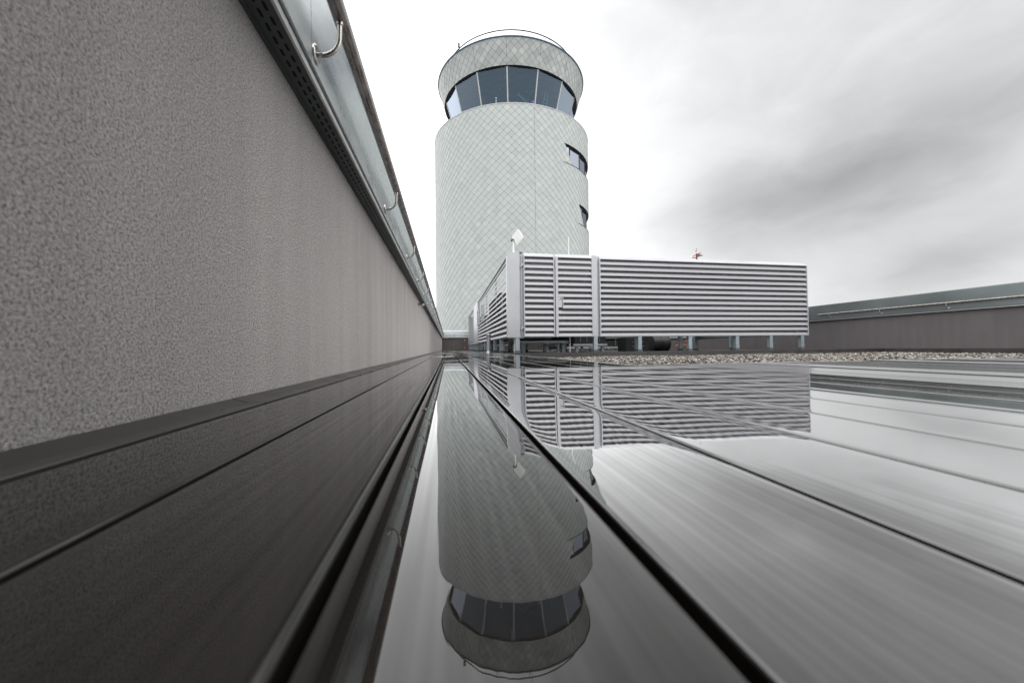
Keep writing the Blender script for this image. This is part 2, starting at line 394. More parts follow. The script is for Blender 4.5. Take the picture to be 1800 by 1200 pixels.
for k in range(6):
    z = (.0, .0, .001, 0, .001, 0)[k]
    TT = lambda s, d, zz: (d, s, zz+z)
    tr.ext([(-.3995, -.03), (-.342, -.03), (-.342, .0005), (-.3435, .0018), (-.346, .0016), (-.372, .001), (-.3995, .010)], cuts[k]+.0015, cuts[k+1]-.0015, m_trim, TT)
tr.box((.9485, 1.932, -.09), (10.5, 1.940, .0015), m_edge)
tr.box((.9525, 1.942, -.09), (.9605, 7.74, .0012), m_edge)
tr.box((.9525, 7.96, -.09), (.9605, 24.2, .0008), m_edge)
struct(tr.build('deck_edge', fix=True))

# kerb in front of the plant, skirt at the right parapet
kb = MB()
segs = [.965, 4.3, 5.56, 8.1, 10.5]
for a, b in zip(segs[:-1], segs[1:]):
    kb.bbox((a+.001, 7.745, -.12), (b-.001, 7.955, -.004), m_kerb, .003)
tag(kb.build('roof_kerb', fix=True), 'long low brown metal kerb between the gravel and the louvred plant enclosure', 'kerb')
sk = MB()
for a, b in ((1.95, 3.4), (3.403, 5.9), (5.903, 7.74)): sk.box((10.50, a, -.12), (10.597, b, -.006), m_kerb)
struct(sk.build('gravel_edge', fix=True))

# gravel: one loose mass of pebbles on a bed
def gravel():
    phi = (1+5**.5)/2
    ico = np.array([(-1,phi,0),(1,phi,0),(-1,-phi,0),(1,-phi,0),(0,-1,phi),(0,1,phi),(0,-1,-phi),(0,1,-phi),(phi,0,-1),(phi,0,1),(-phi,0,-1),(-phi,0,1)])/math.sqrt(1+phi*phi)
    fc = np.array([(0,11,5),(0,5,1),(0,1,7),(0,7,10),(0,10,11),(1,5,9),(5,11,4),(11,10,2),(10,7,6),(7,1,8),(3,9,4),(3,4,2),(3,2,6),(3,6,8),(3,8,9),(4,9,5),(2,4,11),(6,2,10),(8,6,7),(9,8,1)])
    n = 30000
    px = rng.uniform(.97, 10.49, n); py = 1.96+(7.735-1.96)*rng.uniform(0, 1, n)**.72
    r = rng.uniform(.009, .021, n); sc3 = np.stack([rng.uniform(.8, 1.5, n), rng.uniform(.7, 1.2, n), rng.uniform(.45, .8, n)], 1)*r[:, None]
    jit = 1+rng.uniform(-.18, .18, (n, 12, 1))
    P = ico[None]*jit*sc3[:, None, :]
    an = rng.uniform(0, 2*np.pi, n); tl = rng.uniform(-.6, .6, n)
    c, s = np.cos(tl)[:, None], np.sin(tl)[:, None]
    y, z = P[:, :, 1]*c-P[:, :, 2]*s, P[:, :, 1]*s+P[:, :, 2]*c
    c, s = np.cos(an)[:, None], np.sin(an)[:, None]
    x, y = P[:, :, 0]*c-y*s, P[:, :, 0]*s+y*c
    pz = -.118+rng.uniform(-.004, .020, n)+.006*np.sin(px*2.1)*np.cos(py*1.7)
    V = np.stack([x+px[:, None], y+py[:, None], z+pz[:, None]], 2).reshape(-1, 3)
    Fc = (fc[None]+(np.arange(n)*12)[:, None, None]).reshape(-1, 3)
    me = bpy.data.meshes.new('gravel'); me.vertices.add(len(V)); me.vertices.foreach_set('co', V.ravel().astype(np.float32))
    me.loops.add(Fc.size); me.loops.foreach_set('vertex_index', Fc.ravel().astype(np.int32))
    me.polygons.add(len(Fc)); me.polygons.foreach_set('loop_start', np.arange(0, Fc.size, 3, dtype=np.int32))
    me.update(calc_edges=True)
    a = me.attributes.new('tone', 'FLOAT', 'FACE'); a.data.foreach_set('value', np.repeat(rng.uniform(0, 1, n), 20).astype(np.float32))
    me.materials.append(attrmat('pebble', (.3, .3, .3), 'tone', [(.025,.022,.02), (.24,.22,.19), (.05,.046,.042), (.18,.165,.145), (.34,.315,.275), (.10,.095,.09), (.26,.19,.135), (.035,.032,.03), (.40,.39,.37), (.14,.13,.12), (.1,.1,.1)], .8, bump=.0))
    o = bpy.data.objects.new('gravel', me); COL.objects.link(o); o['kind'] = 'stuff'
    o['label'] = 'wet buff and grey pebbles filling the bed between deck and kerb'; o['category'] = 'gravel'
gravel()

# ------------------------------------------------------------------ parapets with fascia, soffit, handrail
def parapet(name, label, T, a, b, body_mat, fas_mat, seam=2.4, slots=True, slotlen=None, joints=()):
    """T maps (s along, d toward the roof, z); wall face at d=0"""
    e = empty(name, T(a, 0, 0), label, 'parapet wall')
    mb = MB(); jj = [a]+list(joints)+[b]
    for k in range(len(jj)-1):
        mb.ext([(0, -16), (0, .86), (-.33, .86), (-.33, -16)], jj[k]+(.0 if k == 0 else .006), jj[k+1], body_mat, T)
    if len(jj) > 2: mb.ext([(-.01, -16), (-.01, .85), (-.32, .85), (-.32, -16)], a+.01, b-.01, m_black, T)
    part(mb, 'wall_body', e, True)
    # perforated soffit strip with a lip against the stucco
    mb = MB(); s = a
    while s < b:
        q = min(s+seam, b)
        mb.ext([(.0005, .784), (.0035, .783), (.005, .7915), (.0600, .7925), (.0600, .7935), (.0005, .7955)], s+.001, q-.001, m_soffit, T)
        s = q
    so_ = part(mb, 'soffit', e, True)
    if slots:
        mb = MB(); s = a+.3; k = 0
        while s < (slotlen or b)-.05:
            for row, d in ((0, .0245), (1, .0415)):
                s0 = s+(0 if row == 0 else .0178); n = 5; w_ = .0032; l = .0082
                pts = []
                for i in range(n+1): t = -math.pi/2+math.pi*i/n; pts.append((s0+l+w_*math.cos(t), d+w_*math.sin(t)))
                for i in range(n+1): t = math.pi/2+math.pi*i/n; pts.append((s0-l+w_*math.cos(t), d+w_*math.sin(t)))
                zz = .7918
                mb.add([T(p, q, zz-.0004) for p, q in pts], [tuple(range(len(pts)))], m_black)
            s += .0358
        o_ = part(mb, 'slot_rows', so_)
        o_.location = (0, 0, 0)
    # drip edge, shadow gap and leaning metal fascia
    mb = MB(); s = a
    while s < b:
        q = min(s+seam, b)
        mb.ext([(.0605, .786), (.0665, .786), (.0665, .803), (.0605, .803)], s+.001, q-.001, m_edge, T); s = q
    part(mb, 'drip_edge', e, True)
    mb = MB(); s = a-.0
    mb.ext([(.052, .797), (.0600, .797), (.0600, .81), (.052, .81)], a, b, m_black, T)
    while s < b:
        q = min(s+3.0, b)
        mb.ext([(.060, .8075), (.0735, .809), (.0735, .816), (.071, 1.215), (.062, 1.229), (-.35, 1.22), (-.35, .86), (.04, .86), (.052, .812)], s+.0012, q-.0012, fas_mat, T); s = q
    part(mb, 'fascia', e, True)
    return e
def handrail(label, T, a, b, first, step, kinked=True):
    e = empty('handrail', T(a, .132, .957), label, 'handrail', 'steel handrails along the parapets')
    mb = MB(); r = .0198; D, ZC = .132, .957
    npt = 60; pts = []
    for i in range(npt+1): pts.append((a+(b-a)*i/npt, D, ZC))
    mb.tube(pts, r, m_rail, 18, T=T)
    # sealed end caps
    mb.tube([(a-.004, D, ZC), (a+.001, D, ZC)], .0185, m_steel, 14, T=T); mb.tube([(b-.001, D, ZC), (b+.004, D, ZC)], .0185, m_steel, 14, T=T)
    part(mb, 'rail_tube', e, True)
    s = first
    while s < b-.02:
        if s > a:
            k = MB(); pts = [(s, .074, .848), (s, .086, .8478)]
            for i in range(9):
                t = math.pi/2*i/8; pts.append((s, .086+.045*math.sin(t), .8478+.052*(1-math.cos(t))))
            pts.append((s, D-.0005, .925)); pts.append((s, D, .942))
            k.tube(pts, .0062, m_steel, 10, T=T)
            k.tube([(s, D, .931), (s, D, .941)], .0085, m_steel, 10, T=T)
            bo = part(k, 'bracket', e, True)
            f = MB(); f.tube([(s, .0735, .848), (s, .0765, .848), (s, .0785, .848)], [.024, .024, .020], m_steel, 20, T=T)
            fo = f.build('flange', fix=True); fo.parent = bo; fo.location = (0, 0, 0)
        s += step
    return e
TL = lambda s, d, z: (-.40+d, s, z)
TR = lambda s, d, z: (10.60-d, s, z)
TB = lambda s, d, z: (s, 24.30-d, z)
parapet('parapet_wall', 'rough grey stucco parapet wall close on the left with shiny metal top', TL, -5.0, 24.30, m_stucco, m_fascia, joints=(9.4, 16.5))
parapet('parapet_wall', 'dark brown-grey parapet wall on the right, past the gravel bed', TR, -5.0, 24.30, m_stucco_r, m_fascia_d, slots=False)
parapet('parapet_wall', 'short dark parapet wall across the far end of the deck, below the tower', TB, -.39, 10.59, m_stucco_d, m_fascia, slots=False)
handrail('wet round steel handrail along the near left parapet wall', TL, -1.5, 24.1, 1.03, 1.09)
handrail('slim pale handrail on the right-hand parapet wall', TR, -4.5, 9.42, 9.10-1.28*10, 1.28)
handrail('far handrail across the end parapet at the foot of the tower', TB, -.2, 10.4, .35, 1.28)

# unseen block added behind the camera to shade the near left wall
k = MB(); k.box((-.39, -3.9, -.05), (5.2, -1.5, 3.6), m_stucco_d)
e = empty('shade_block', (2.4, -2.7, -.05), 'added unseen building behind the near end of the deck', 'blocker'); part(k, 'wall', e, True)
k = MB(); k.box((-.45, -3.96, 3.605), (5.28, -1.42, 3.72), m_fascia_d); part(k, 'roof', e, True)
k = MB(); k.box((2.0, -1.499, -.04), (2.95, -1.47, 2.05), m_mid); part(k, 'door', e, True)
# overflow spout in the left wall, vent pipe, pipe stubs
k = MB(); k.tube([(-.402, 5.30, .697), (-.315, 5.30, .690)], .0165, m_steel, 16); k.tube([(-.315, 5.30, .690), (-.3145, 5.30, .69)], .013, m_black, 16)
tag(k.build('overflow_pipe', fix=True), 'short shiny pipe sticking out of the left wall just under the soffit', 'pipe')
e = empty('vent_pipe', (1.017, 9.76, 0), 'upright steel vent pipe with round cap standing on the deck by the louvres', 'vent pipe')
k = MB(); k.tube([(1.017, 9.76, .01), (1.017, 9.76, .40)], .053, m_vent, 20); k.tube([(1.017, 9.76, -.0), (1.017, 9.76, .012), (1.017, 9.76, .018), (1.017, 9.76, .03)], [.068, .066, .06, .054], m_vent, 20)
part(k, 'pipe', e, True)
k = MB(); k.tube([(1.017, 9.76, .395), (1.017, 9.76, .40), (1.017, 9.76, .452), (1.017, 9.76, .462), (1.017, 9.76, .468)], [.053, .060, .062, .060, .04], m_vent, 20)
for i in range(8):
    t = i*math.pi/4; k.box((1.017+.0565*math.cos(t)-.008, 9.76+.0565*math.sin(t)-.008, .41), (1.017+.0565*math.cos(t)+.008, 9.76+.0565*math.sin(t)+.008, .435), m_black)
part(k, 'cap', e, True)
for z, lab in ((.63, 'upper small copper pipe stub on the far end parapet'), (.145, 'lower small copper pipe stub low on the far end parapet')):
    k = MB(); k.tube([(1.02, 24.31, z), (1.02, 24.2, z)], .028, m_copper, 12); k.tube([(1.02, 24.2, z), (1.02, 24.19, z)], .034, m_copper, 12)
    tag(k.build('pipe_stub', fix=True), lab, 'pipe stub', 'copper pipe stubs on the end wall')

# ------------------------------------------------------------------ louvred plant enclosure
XE, YE = 1.228, 7.95; A1 = R(1.0)
def TF(s, d, z):        # front face: s to the right, d outward (toward the deck)
    s = XE+(s-XE)*1.0155
    return (XE+(s-XE)*math.cos(A1)+d*math.sin(A1)*1.0, YE+(s-XE)*math.sin(A1)-d*math.cos(A1), z)
def TS(s, d, z):        # left face: s = Y, d outward (toward the wall)
    return (XE-d, s, z)
TX2 = TF(8.60, 0, 0)
def TRt(s, d, z): return (TX2[0]+d, s, z)
def TBk(s, d, z): return (s, 23.7+d, z)
ZB, ZT, ZR = .332, 2.035, 2.125
enc = empty('plant_enclosure', (XE, YE, 0), 'large pale louvred metal plant enclosure on grey legs behind the gravel', 'plant enclosure')
def blades(mb, T, s0, s1, n, z0, z1, joints=(), skip=None):
    p = (z1-z0)/n
    cs = [s0]+[j for j in joints]+[s1]
    for i in range(n):
        z = z0+i*p
        prof = [(0, z), (.0, z+.018), (-.010, z+.044), (-.024, z+.066), (-.052, z+.090), (-.092, z+.130), (-.093, z+.1275), (-.053, z+.087), (-.027, z+.0635), (-.0135, z+.042), (-.004, z+.0155), (-.004, z)]
        for a, b in zip(cs[:-1], cs[1:]):
            if skip and skip[0] <= i < skip[1]:
                if skip[2] > a: mb.ext(prof, a, min(b, skip[2]), m_alu2, T)
                if skip[3] < b: mb.ext(prof, max(a, skip[3]), b, m_alu2, T)
            else: mb.ext(prof, a+(.0015 if a != s0 else 0), b, m_alu2, T)
def cap(mb, T, s0, s1, mit0=.0, mit1=.0, joints=(), d0=.0):
    cs = [s0]+list(joints)+[s1]
    for j, (a, b) in enumerate(zip(cs[:-1], cs[1:])):
        m0 = mit0 if j == 0 else 0; m1 = mit1 if j == len(cs)-2 else 0
        a2 = a+(.001 if j else 0)
        v = [T(a2, d0, ZT), T(b, d0, ZT), T(b, d0, ZT+.014), T(a2, d0, ZT+.014), T(a2+m0, d0-.085, ZR), T(b-m1, d0-.085, ZR), T(b-m1, d0-.16, ZR), T(a2+m0, d0-.16, ZR), T(a2, d0-.09, ZT), T(b, d0-.09, ZT), T(b-m1, d0-.16, ZR-.03), T(a2+m0, d0-.16, ZR-.03)]
        mb.add(v, [(0,1,2,3), (3,2,5,4), (4,5,6,7), (0,8,9,1), (0,3,4,8), (1,9,5,2), (8,11,10,9), (7,6,10,11), (4,7,11,8), (5,9,10,6)], m_alu)
# corner panel
k = MB()
k.box((XE-.0, -.02, ZB-.01), (1.493, .004, ZT), m_alu, TF)
k.add([TF(XE, .004, ZT), TF(1.493, .004, ZT), TF(1.493, .004, ZR), TF(XE+.085, .004, ZR)], [(0,1,2,3)], m_alu)
k.add([TF(XE, .004, ZT), TF(XE+.085, .004, ZR), TF(XE+.085, -.3, ZR), TF(XE, -.3, ZT)], [(0,1,2,3)], m_alu)
k.add([TF(XE+.085, .004, ZR), TF(1.57, .004, ZR), TF(1.57, -.3, ZR), TF(XE+.085, -.3, ZR)], [(0,1,2,3)], m_alu)
k.box((7.96, -.004, ZB-.01), (8.06, .002, ZT), m_alu, TS)
part(k, 'corner_panel', enc, False)
k = MB(); k.box((1.493, -.06, ZB-.02), (1.575, -.035, ZR-.005), m_alu, TF)
k.box((1.575, -.10, ZB-.0), (1.60, -.035, ZT), m_mid, TF)
hp = part(k, 'hinge_post', enc, True)
k = MB(); k.tube([(1.535, -.012, ZB-.02), (1.535, -.012, ZR-.07)], .008, m_alu, 10, T=TF)
for z in (.52, 1.85):
    k.box((1.507, -.03, z-.035), (1.545, .012, z-.012), m_alu, TF); k.box((1.525, -.034, z-.01), (1.572, .016, z+.03), m_alu, TF)
o = k.build('hinge', fix=True); o.parent = hp; o.location = (0, 0, 0)
def sub(k, name, par, fix=True):
    o = k.build(name, fix=fix); o.parent = par; o.location = (0, 0, 0); return o
def door(s0, s1, name, cutout=False, stl=.018, str_=.022):
    D = .03; k = MB(); T2 = lambda s, d, z: TF(s, d+D-.002, z); a, b = s0+stl, s1-str_
    if not cutout: blades(k, T2, a, b, 14, ZB, ZT)
    else: blades(k, T2, a, b, 14, ZB, ZT, skip=(5, 7, a, a+.13))
    fr = part(k, name, enc, True)
    for u, v in ((s0, s0+stl), (s1-str_, s1)):
        k = MB(); k.box((u, -.07, ZB), (v, D, ZT), m_alu, TF); sub(k, 'stile', fr)
    k = MB(); cap(k, TF, s0, s1, .02, .02, d0=D); sub(k, 'cap', fr, False)
    return fr
d1 = door(1.578, 2.243, 'door')
d2 = door(2.262, 3.095, 'door', True, stl=.058)
k = MB(); p = (ZT-ZB)/14; zl = ZB+5*p
# lock field: flat plate, cylinder, lever and the projecting frame round the two raised blades
k.box((2.322, .0, zl+.02), (2.405, .026, zl+2*p+.03), m_alu, TF); lp = part(k, 'lock_plate', enc, True)
k = MB()
k.tube([(2.348, .026, zl+.215), (2.348, .0325, zl+.215)], .014, m_steel, 14, T=TF)
k.box((2.345, .030, zl+.209), (2.385, .036, zl+.219), m_dark, TF); k.tube([(2.385, .032, zl+.214), (2.385, .036, zl+.214)], .009, m_dark, 12, T=TF)
sub(k, 'handle', lp)
k = MB(); k.box((2.351, .0255, zl+.155), (2.357, .028, zl+.178), m_dark, TF); sub(k, 'keyhole', lp)
k = MB(); k.box((2.412, .0, zl+.0), (2.424, .045, zl+2*p-.005), m_alu, TF); k.box((2.424, .0, zl-.004), (3.072, .044, zl+.004), m_alu, TF)
T2 = lambda s, d, z: TF(s, d+.040, z)
blades(k, T2, 2.424, 3.072, 2, zl, zl+2*p-.01); part(k, 'projecting_louvre', enc, True)
# post between doors and long panel
k = MB(); k.box((3.10, -.05, ZB), (3.205, -.01, ZR-.01), m_alu, TF); k.box((3.205, -.12, ZB), (3.262, -.05, ZR-.02), m_alu, TF); part(k, 'post', enc, True)
# long front louvre
k = MB(); blades(k, TF, 3.282, 8.594, 14, ZB, ZT, (4.232, 6.77)); fr = part(k, 'front_louvre', enc, True)
for u, v, d in ((3.262, 3.282, .006), (8.594, 8.60, .001)):
    k = MB(); k.box((u, -.10, ZB), (v, d, ZT), m_alu, TF); sub(k, 'stile', fr)
k = MB(); k.box((1.60, -.16, ZB+.02), (8.59, -.15, ZT-.01), m_dark, TF); part(k, 'shade_backing', enc, True)  # dark sheet added behind the blades so their gaps stay dark
k = MB(); cap(k, TF, 3.262, 8.60, .03, .08, (4.232, 6.77)); o = k.build('cap'); o.parent = fr; o.location = (0, 0, 0)
# left side louvre in two bays with a flat post between
for nm, a, b, js in (('side_louvre', 8.06, 16.05, (10.7, 13.4)), ('side_louvre', 18.45, 23.7, (21.0,))):
    k = MB(); blades(k, TS, a, b-.02, 14, ZB, ZT, js); fr = part(k, nm, enc, True)
    k = MB(); k.box((b-.02, -.10, ZB), (b, .002, ZT), m_alu, TS); sub(k, 'stile', fr)
    for y in js: k = MB(); k.box((y-.02, -.13, ZB), (y+.02, -.095, ZT), m_alu, TS); sub(k, 'stile', fr)
    k = MB(); cap(k, TS, a-.1 if a < 9 else a, b, .0, .02, js); o = k.build('cap'); o.parent = fr; o.location = (0, 0, 0)
k = MB(); k.box((16.05, -.04, ZB-.02), (18.45, .012, ZR-.04), m_alu, TS); part(k, 'side_panel', enc, True)
for y in (13.1, 15.2):
    k = MB()
    for yy in (y, y+.62): k.box((yy, .0, 1.02), (yy+.05, .055, 1.62), m_alu, TS)
    for z in (1.02, 1.30, 1.60): k.box((y+.05, .0, z), (y+.62, .045, z+.03), m_mid, TS)
    part(k, 'hatch_frame', enc, True)
# right and rear sides
k = MB(); blades(k, TRt, TX2[1]+.1, 23.7, 14, ZB, ZT); k.box((TX2[1]+.0, -.02, ZB), (TX2[1]+.1, .0, ZT), m_alu, TRt); cap(k, TRt, TX2[1]+.02, 23.7, .08, 0); part(k, 'right_louvre', enc, False)
k = MB(); blades(k, TBk, XE+.03, TX2[0]-.03, 14, ZB, ZT); part(k, 'rear_louvre', enc, True)
# legs with cement footings
def leg(x, y, wx=.085, wy=.085, ztop=ZB+.02, zin=None):
    k = MB(); fl = .007
    k.box((x, y, .045), (x+wx, y+fl, ztop), m_galv); k.box((x, y+wy-fl, .045), (x+wx, y+wy, ztop), m_galv); k.box((x+wx/2-fl/2, y+fl, .045), (x+wx/2+fl/2, y+wy-fl, ztop), m_galv)
    k.box((x-.004, y+fl, .045), (x+.001, y+wy-fl, ztop), m_galv)
    o = part(k, 'leg', enc, True)
    f = MB(); f.bbox((x-.010, y-.008, -.035), (x+wx+.010, y+wy+.008, .045), m_base, .004); q = f.build('footing', fix=True); q.parent = o; q.location = (0, 0, 0)
for s in (1.398, 3.118, 4.150, 5.385, 6.60, 7.51, 8.385):
    x, y, _ = TF(s, 0, 0); leg(x, y+.005)
for y in (9.2, 10.5, 11.9, 13.3, 14.8, 16.3, 17.7, 19.1, 20.5, 21.9, 23.3): leg(XE+.01, y)
for x, y in ((2.2, 11), (3.4, 11), (4.72, 9.15), (5.98, 9.2), (6.5, 9.3), (7.2, 10.6), (8.3, 10.2), (4.6, 12), (6.2, 12), (8.4, 12.2), (2.2, 14), (5, 15), (8.4, 15), (8.4, 18.5), (8.4, 22)): leg(x, y, ztop=.60)
# inner floor frame
k = MB(); 
for a, b in ((1.3, 1.4), (8.35, 8.45)): k.box((a, 8.1, ZB+.03), (b, 23.6, ZB+.15), m_mid)
for y in (9.2, 12, 15, 18.5, 22): k.box((1.4, y, ZB+.04), (8.35, y+.1, ZB+.14), m_mid)
part(k, 'floor_frame', enc, True)

# cooling machines inside the enclosure (each on its own feet)
def unit(x0, x1, y0, y1, z0, z1, label, nl=4, fans=2):
    e = empty('cooling_unit', ((x0+x1)/2, (y0+y1)/2, -.03), label, 'cooling unit', 'cooling units inside the louvred enclosure')
    k = MB(); k.bbox((x0, y0, z0), (x1, y1, z1), m_dark, .02)
    for i in range(1, 5):
        xx = x0+(x1-x0)*i/5; k.box((xx-.012, y0-.008, z0+.05), (xx+.012, y0+.001, z1-.05), m_mid)
    part(k, 'casing', e, True)
    k = MB(); k.box((x0-.03, y0-.03, z0-.06), (x1+.03, y0+.03, z0-.001), m_alu); k.box((x0-.03, y1-.03, z0-.06), (x1+.03, y1+.03, z0-.001), m_alu); part(k, 'base_rail', e, True)
    for xx in (x0+.05, x1-.13):
        for yy in (y0, y1-.08):
            k = MB(); k.box((xx, yy, -.03), (xx+.08, yy+.08, z0-.06), m_galv); part(k, 'foot', e, True)
    for i in range(fans):
        cx = x0+(x1-x0)*(i+.5)/fans; cy = (y0+y1)/2; k = MB(); k.tube([(cx, cy, z1), (cx, cy, z1+.10)], .24, m_dark, 20, cap=False); k.tube([(cx, cy, z1), (cx, cy, z1+.05)], .05, m_mid, 10)
        for j in range(5):
            t = j*2*math.pi/5; k.add([(cx, cy, z1+.05), (cx+.22*math.cos(t), cy+.22*math.sin(t), z1+.03), (cx+.22*math.cos(t+.5), cy+.22*math.sin(t+.5), z1+.07)], [(0,1,2)], m_mid)
        part(k, 'fan', e, False)
unit(1.75, 2.95, 9.3, 11.2, .27, 1.85, 'dark cooling unit with pale base rail behind the two louvred doors')
unit(3.5, 4.45, 10.4, 12.2, .20, 1.75, 'dark cooling unit behind the near end of the long front louvre')
unit(6.45, 8.1, 11.5, 13.5, .42, 1.75, 'dark cooling unit behind the right end of the long front louvre', fans=3)
unit(1.65, 3.2, 12.2, 15.6, .30, 1.88, 'dark cooling unit behind the side louvre, middle of the row', fans=2)
unit(1.65, 3.2, 18.5, 21.5, .30, 1.7, 'dark cooling unit behind the far bay of the side louvre', fans=2)
unit(4.6, 7.4, 15, 17.5, .12, 1.6, 'wide low dark cooling unit deep in the middle of the enclosure', fans=4)
# ducts under the floor
e = empty('supply_duct', (2.25, 9.0, .2), 'pale segmented metal duct slung under the louvred doors', 'duct')
k = MB()
for i in range(7): k.bbox((1.72+.10*i, 8.75, .318), (1.805+.10*i, 9.05, .372), m_mid, .006)
k.box((1.66, 8.7, .215), (2.72, 9.1, .262), m_alu); k.box((1.40, 8.8, .25), (1.60, 9.1, .275), m_mid); k.box((1.42,8.8,.31),(1.56,9.0,.36), m_alu)
part(k, 'duct_run', e, True)
k = MB(); 
for x in (1.72, 2.55): k.box((x, 8.8, -.03), (x+.05, 8.85, .215), m_galv)
part(k, 'duct_stand', e, True)
k = MB(); k.tube([(5.72, 10.2, .19), (6.22, 10.2, .19)], .215, m_dark, 28); 
for x in (5.73, 5.97, 6.21): k.tube([(x-.012, 10.2, .19), (x+.012, 10.2, .19)], .224, m_dark, 28)
tag(k.build('round_duct', fix=True), 'fat black round duct lying under the long louvre', 'duct')
k = MB(); pts = []
for i in range(25):
    t = i/24; pts.append((6.10+.42*t+.02*math.sin(9*t), 9.6+.1*math.sin(5*t), .10+.035*math.sin(3.2*t)+(.07*max(0, t-.75)/.25)))
for i in range(14):
    t = i/13*1.7*math.pi; pts.append((6.52+.06*math.sin(t), 9.62+.03*t/5, .17+.05-.05*math.cos(t)))
k.tube(pts, .018, m_orange, 10)
tag(k.build('hose', fix=True), 'bright orange hose coiled on the roof under the long louvre', 'hose')
k = MB(); k.bbox((4.85, 10.0, -.03), (5.55, 10.5, .36), m_dark, .02); k.box((5.05, 9.985, .10), (5.4, 9.999, .13), m_mid); k.box((5.05, 9.985, .22), (5.4, 9.999, .24), m_mid)
tag(k.build('pump_box', fix=True), 'low black pump housing under the near end of the long louvre', 'pump housing')
for x, lab in ((1.32, 'small yellow tag seen between side louvre blades, nearer one'),):
    k = MB(); k.box((1.40, 10.2, .92), (1.402, 10.42, .975), m_yellow); k.box((1.402, 10.0, .90), (1.42, 10.6, 1.5), m_white)
    tag(k.build('warning_plate', fix=True), 'white plate with yellow strip behind the side louvre blades', 'plate')

# antennas
e = empty('panel_antenna', (1.42, 8.22, -.03), 'white diamond-shaped panel antenna on a pole above the corner panel', 'antenna')
k = MB(); k.tube([(1.42, 8.22, -.03), (1.42, 8.22, 2.515)], .0135, m_white, 12); k.tube([(1.42, 8.22, 2.11), (1.42, 8.22, 2.215)], .026, m_white, 14); k.box((1.375, 8.20, 2.13), (1.40, 8.24, 2.175), m_white)
part(k, 'pole', e, True)
k = MB(); k.box((1.375, 8.19, 2.455), (1.425, 8.25, 2.47), m_dark); k.box((1.37, 8.20, 2.425), (1.395, 8.24, 2.445), m_black); k.box((1.425, 8.20, 2.40), (1.437, 8.24, 2.47), m_dark); part(k, 'clamp', e, True)
k = MB(); top = Vector((1.515, 8.20, 2.700)); e1 = Vector((.109, -.077, -.213)); e2 = Vector((-.105, .192, -.123))
nrm = e1.cross(e2).normalized()
if nrm.y > 0: nrm = -nrm
pl = []
for (a, b) in ((0, 0), (1, 0), (1, 1), (0, 1)):
    for j in range(5):
        base = {(0,0): 180, (1,0): 270, (1,1): 0, (0,1): 90}[(a, b)]
        t = R(base+90*j/4); ca, cb = (.12 if a == 0 else .88), (.12 if b == 0 else .88)
        pl.append(top+e1*(ca+.12*math.cos(t))+e2*(cb+.12*math.sin(t)))
n = len(pl); vs = [p for p in pl]+[p-nrm*.018 for p in pl]
k.add(vs, [tuple(range(n)), tuple(range(2*n-1, n-1, -1))]+[(i, n+i, n+(i+1) % n, (i+1) % n) for i in range(n)], m_white)
part(k, 'panel', e, True)
k = MB(); k.tube([(2.70, 8.3, -.03), (2.70, 8.3, 1.9), (2.70, 8.3, 2.58)], [.011, .011, .009], m_white, 10); k.tube([(2.70, 8.3, 2.05), (2.70, 8.3, 2.12)], .018, m_white, 10); k.tube([(2.70, 8.3, 2.58), (2.70, 8.3, 2.592)], [.009, .003], m_white, 10)
tag(k.build('whip_antenna', fix=True), 'thin white whip antenna standing upright behind the louvred doors', 'antenna')

# distant radar on a red and white mast
e = empty('radar_mast', (42.5, 60, -16), 'tiny red mast with grey radar scanner seen over the long louvre roofline', 'radar mast')
k = MB()
for i in range(16): z0 = -16+1.95*i; k.tube([(42.5, 60, z0), (42.5, 60, z0+1.95)], .16, m_red if i % 2 else m_white, 10)
k.tube([(42.5, 60, 15.2), (42.5, 60, 16.1)], .13, m_red, 10); k.tube([(42.5, 60, 16.1), (42.5, 60, 16.9)], .03, m_white, 8)
k.tube([(42.35, 60, 16.45), (42.5, 60, 16.55)], .09, m_dark, 8); k.tube([(42.5, 60, 16.8), (42.5, 60, 16.93)], .07, m_red, 8)
part(k, 'mast', e, True)
k = MB(); k.tube([(41.8, 60, 15.62), (42.5, 60, 15.9), (43.35, 60, 16.3)], .06, m_red, 8)
v = [(42.75, 59.8, 15.5), (42.75, 60.3, 15.5), (42.8, 59.8, 16.0), (42.8, 60.3, 16.0), (43.8, 59.9, 15.75), (43.8, 60.1, 15.8)]
k.add(v, [(0,1,3,2), (0,4,5,1), (2,3,5,4), (0,2,4), (1,5,3)], m_gray)
k.box((41.5, 59.9, 15.32), (42.3, 60.1, 15.42), m_dark); k.box((41.45, 59.9, 15.3), (41.7, 60.1, 15.6), m_white)
part(k, 'scanner', e, True)

# ------------------------------------------------------------------ control tower
CX, CY = 5.692, 33.520
Fh = Vector((math.sin(PSI), math.cos(PSI), 0)); Rh = Vector((math.cos(PSI), -math.sin(PSI), 0))
def TW(ang, r, z):       # ang in degrees, 0 toward the camera, + to the right
    a = R(ang); p = Rh*math.sin(a)*r-Fh*math.cos(a)*r
    return (CX+p.x, CY+p.y, z)
tw = empty('control_tower', (CX, CY, -16), 'round airport control tower clad in pale diamond tiles with glazed cab', 'control tower')
RS, ZS = 6.68, 17.75
def clip(poly, a, b, c, keep=True):
    """keep part of poly where a*x+b*y<=c"""
    out = []
    for i in range(len(poly)):
        p, q = poly[i], poly[(i+1) % len(poly)]
        dp, dq = a*p[0]+b*p[1]-c, a*q[0]+b*q[1]-c
        if dp <= 0: out.append(p)
        if dp*dq < 0:
            t = dp/(dp-dq); out.append((p[0]+(q[0]-p[0])*t, p[1]+(q[1]-p[1])*t))
    return out
def area(p): return abs(sum(p[i][0]*p[(i+1) % len(p)][1]-p[(i+1) % len(p)][0]*p[i][1] for i in range(len(p))))/2
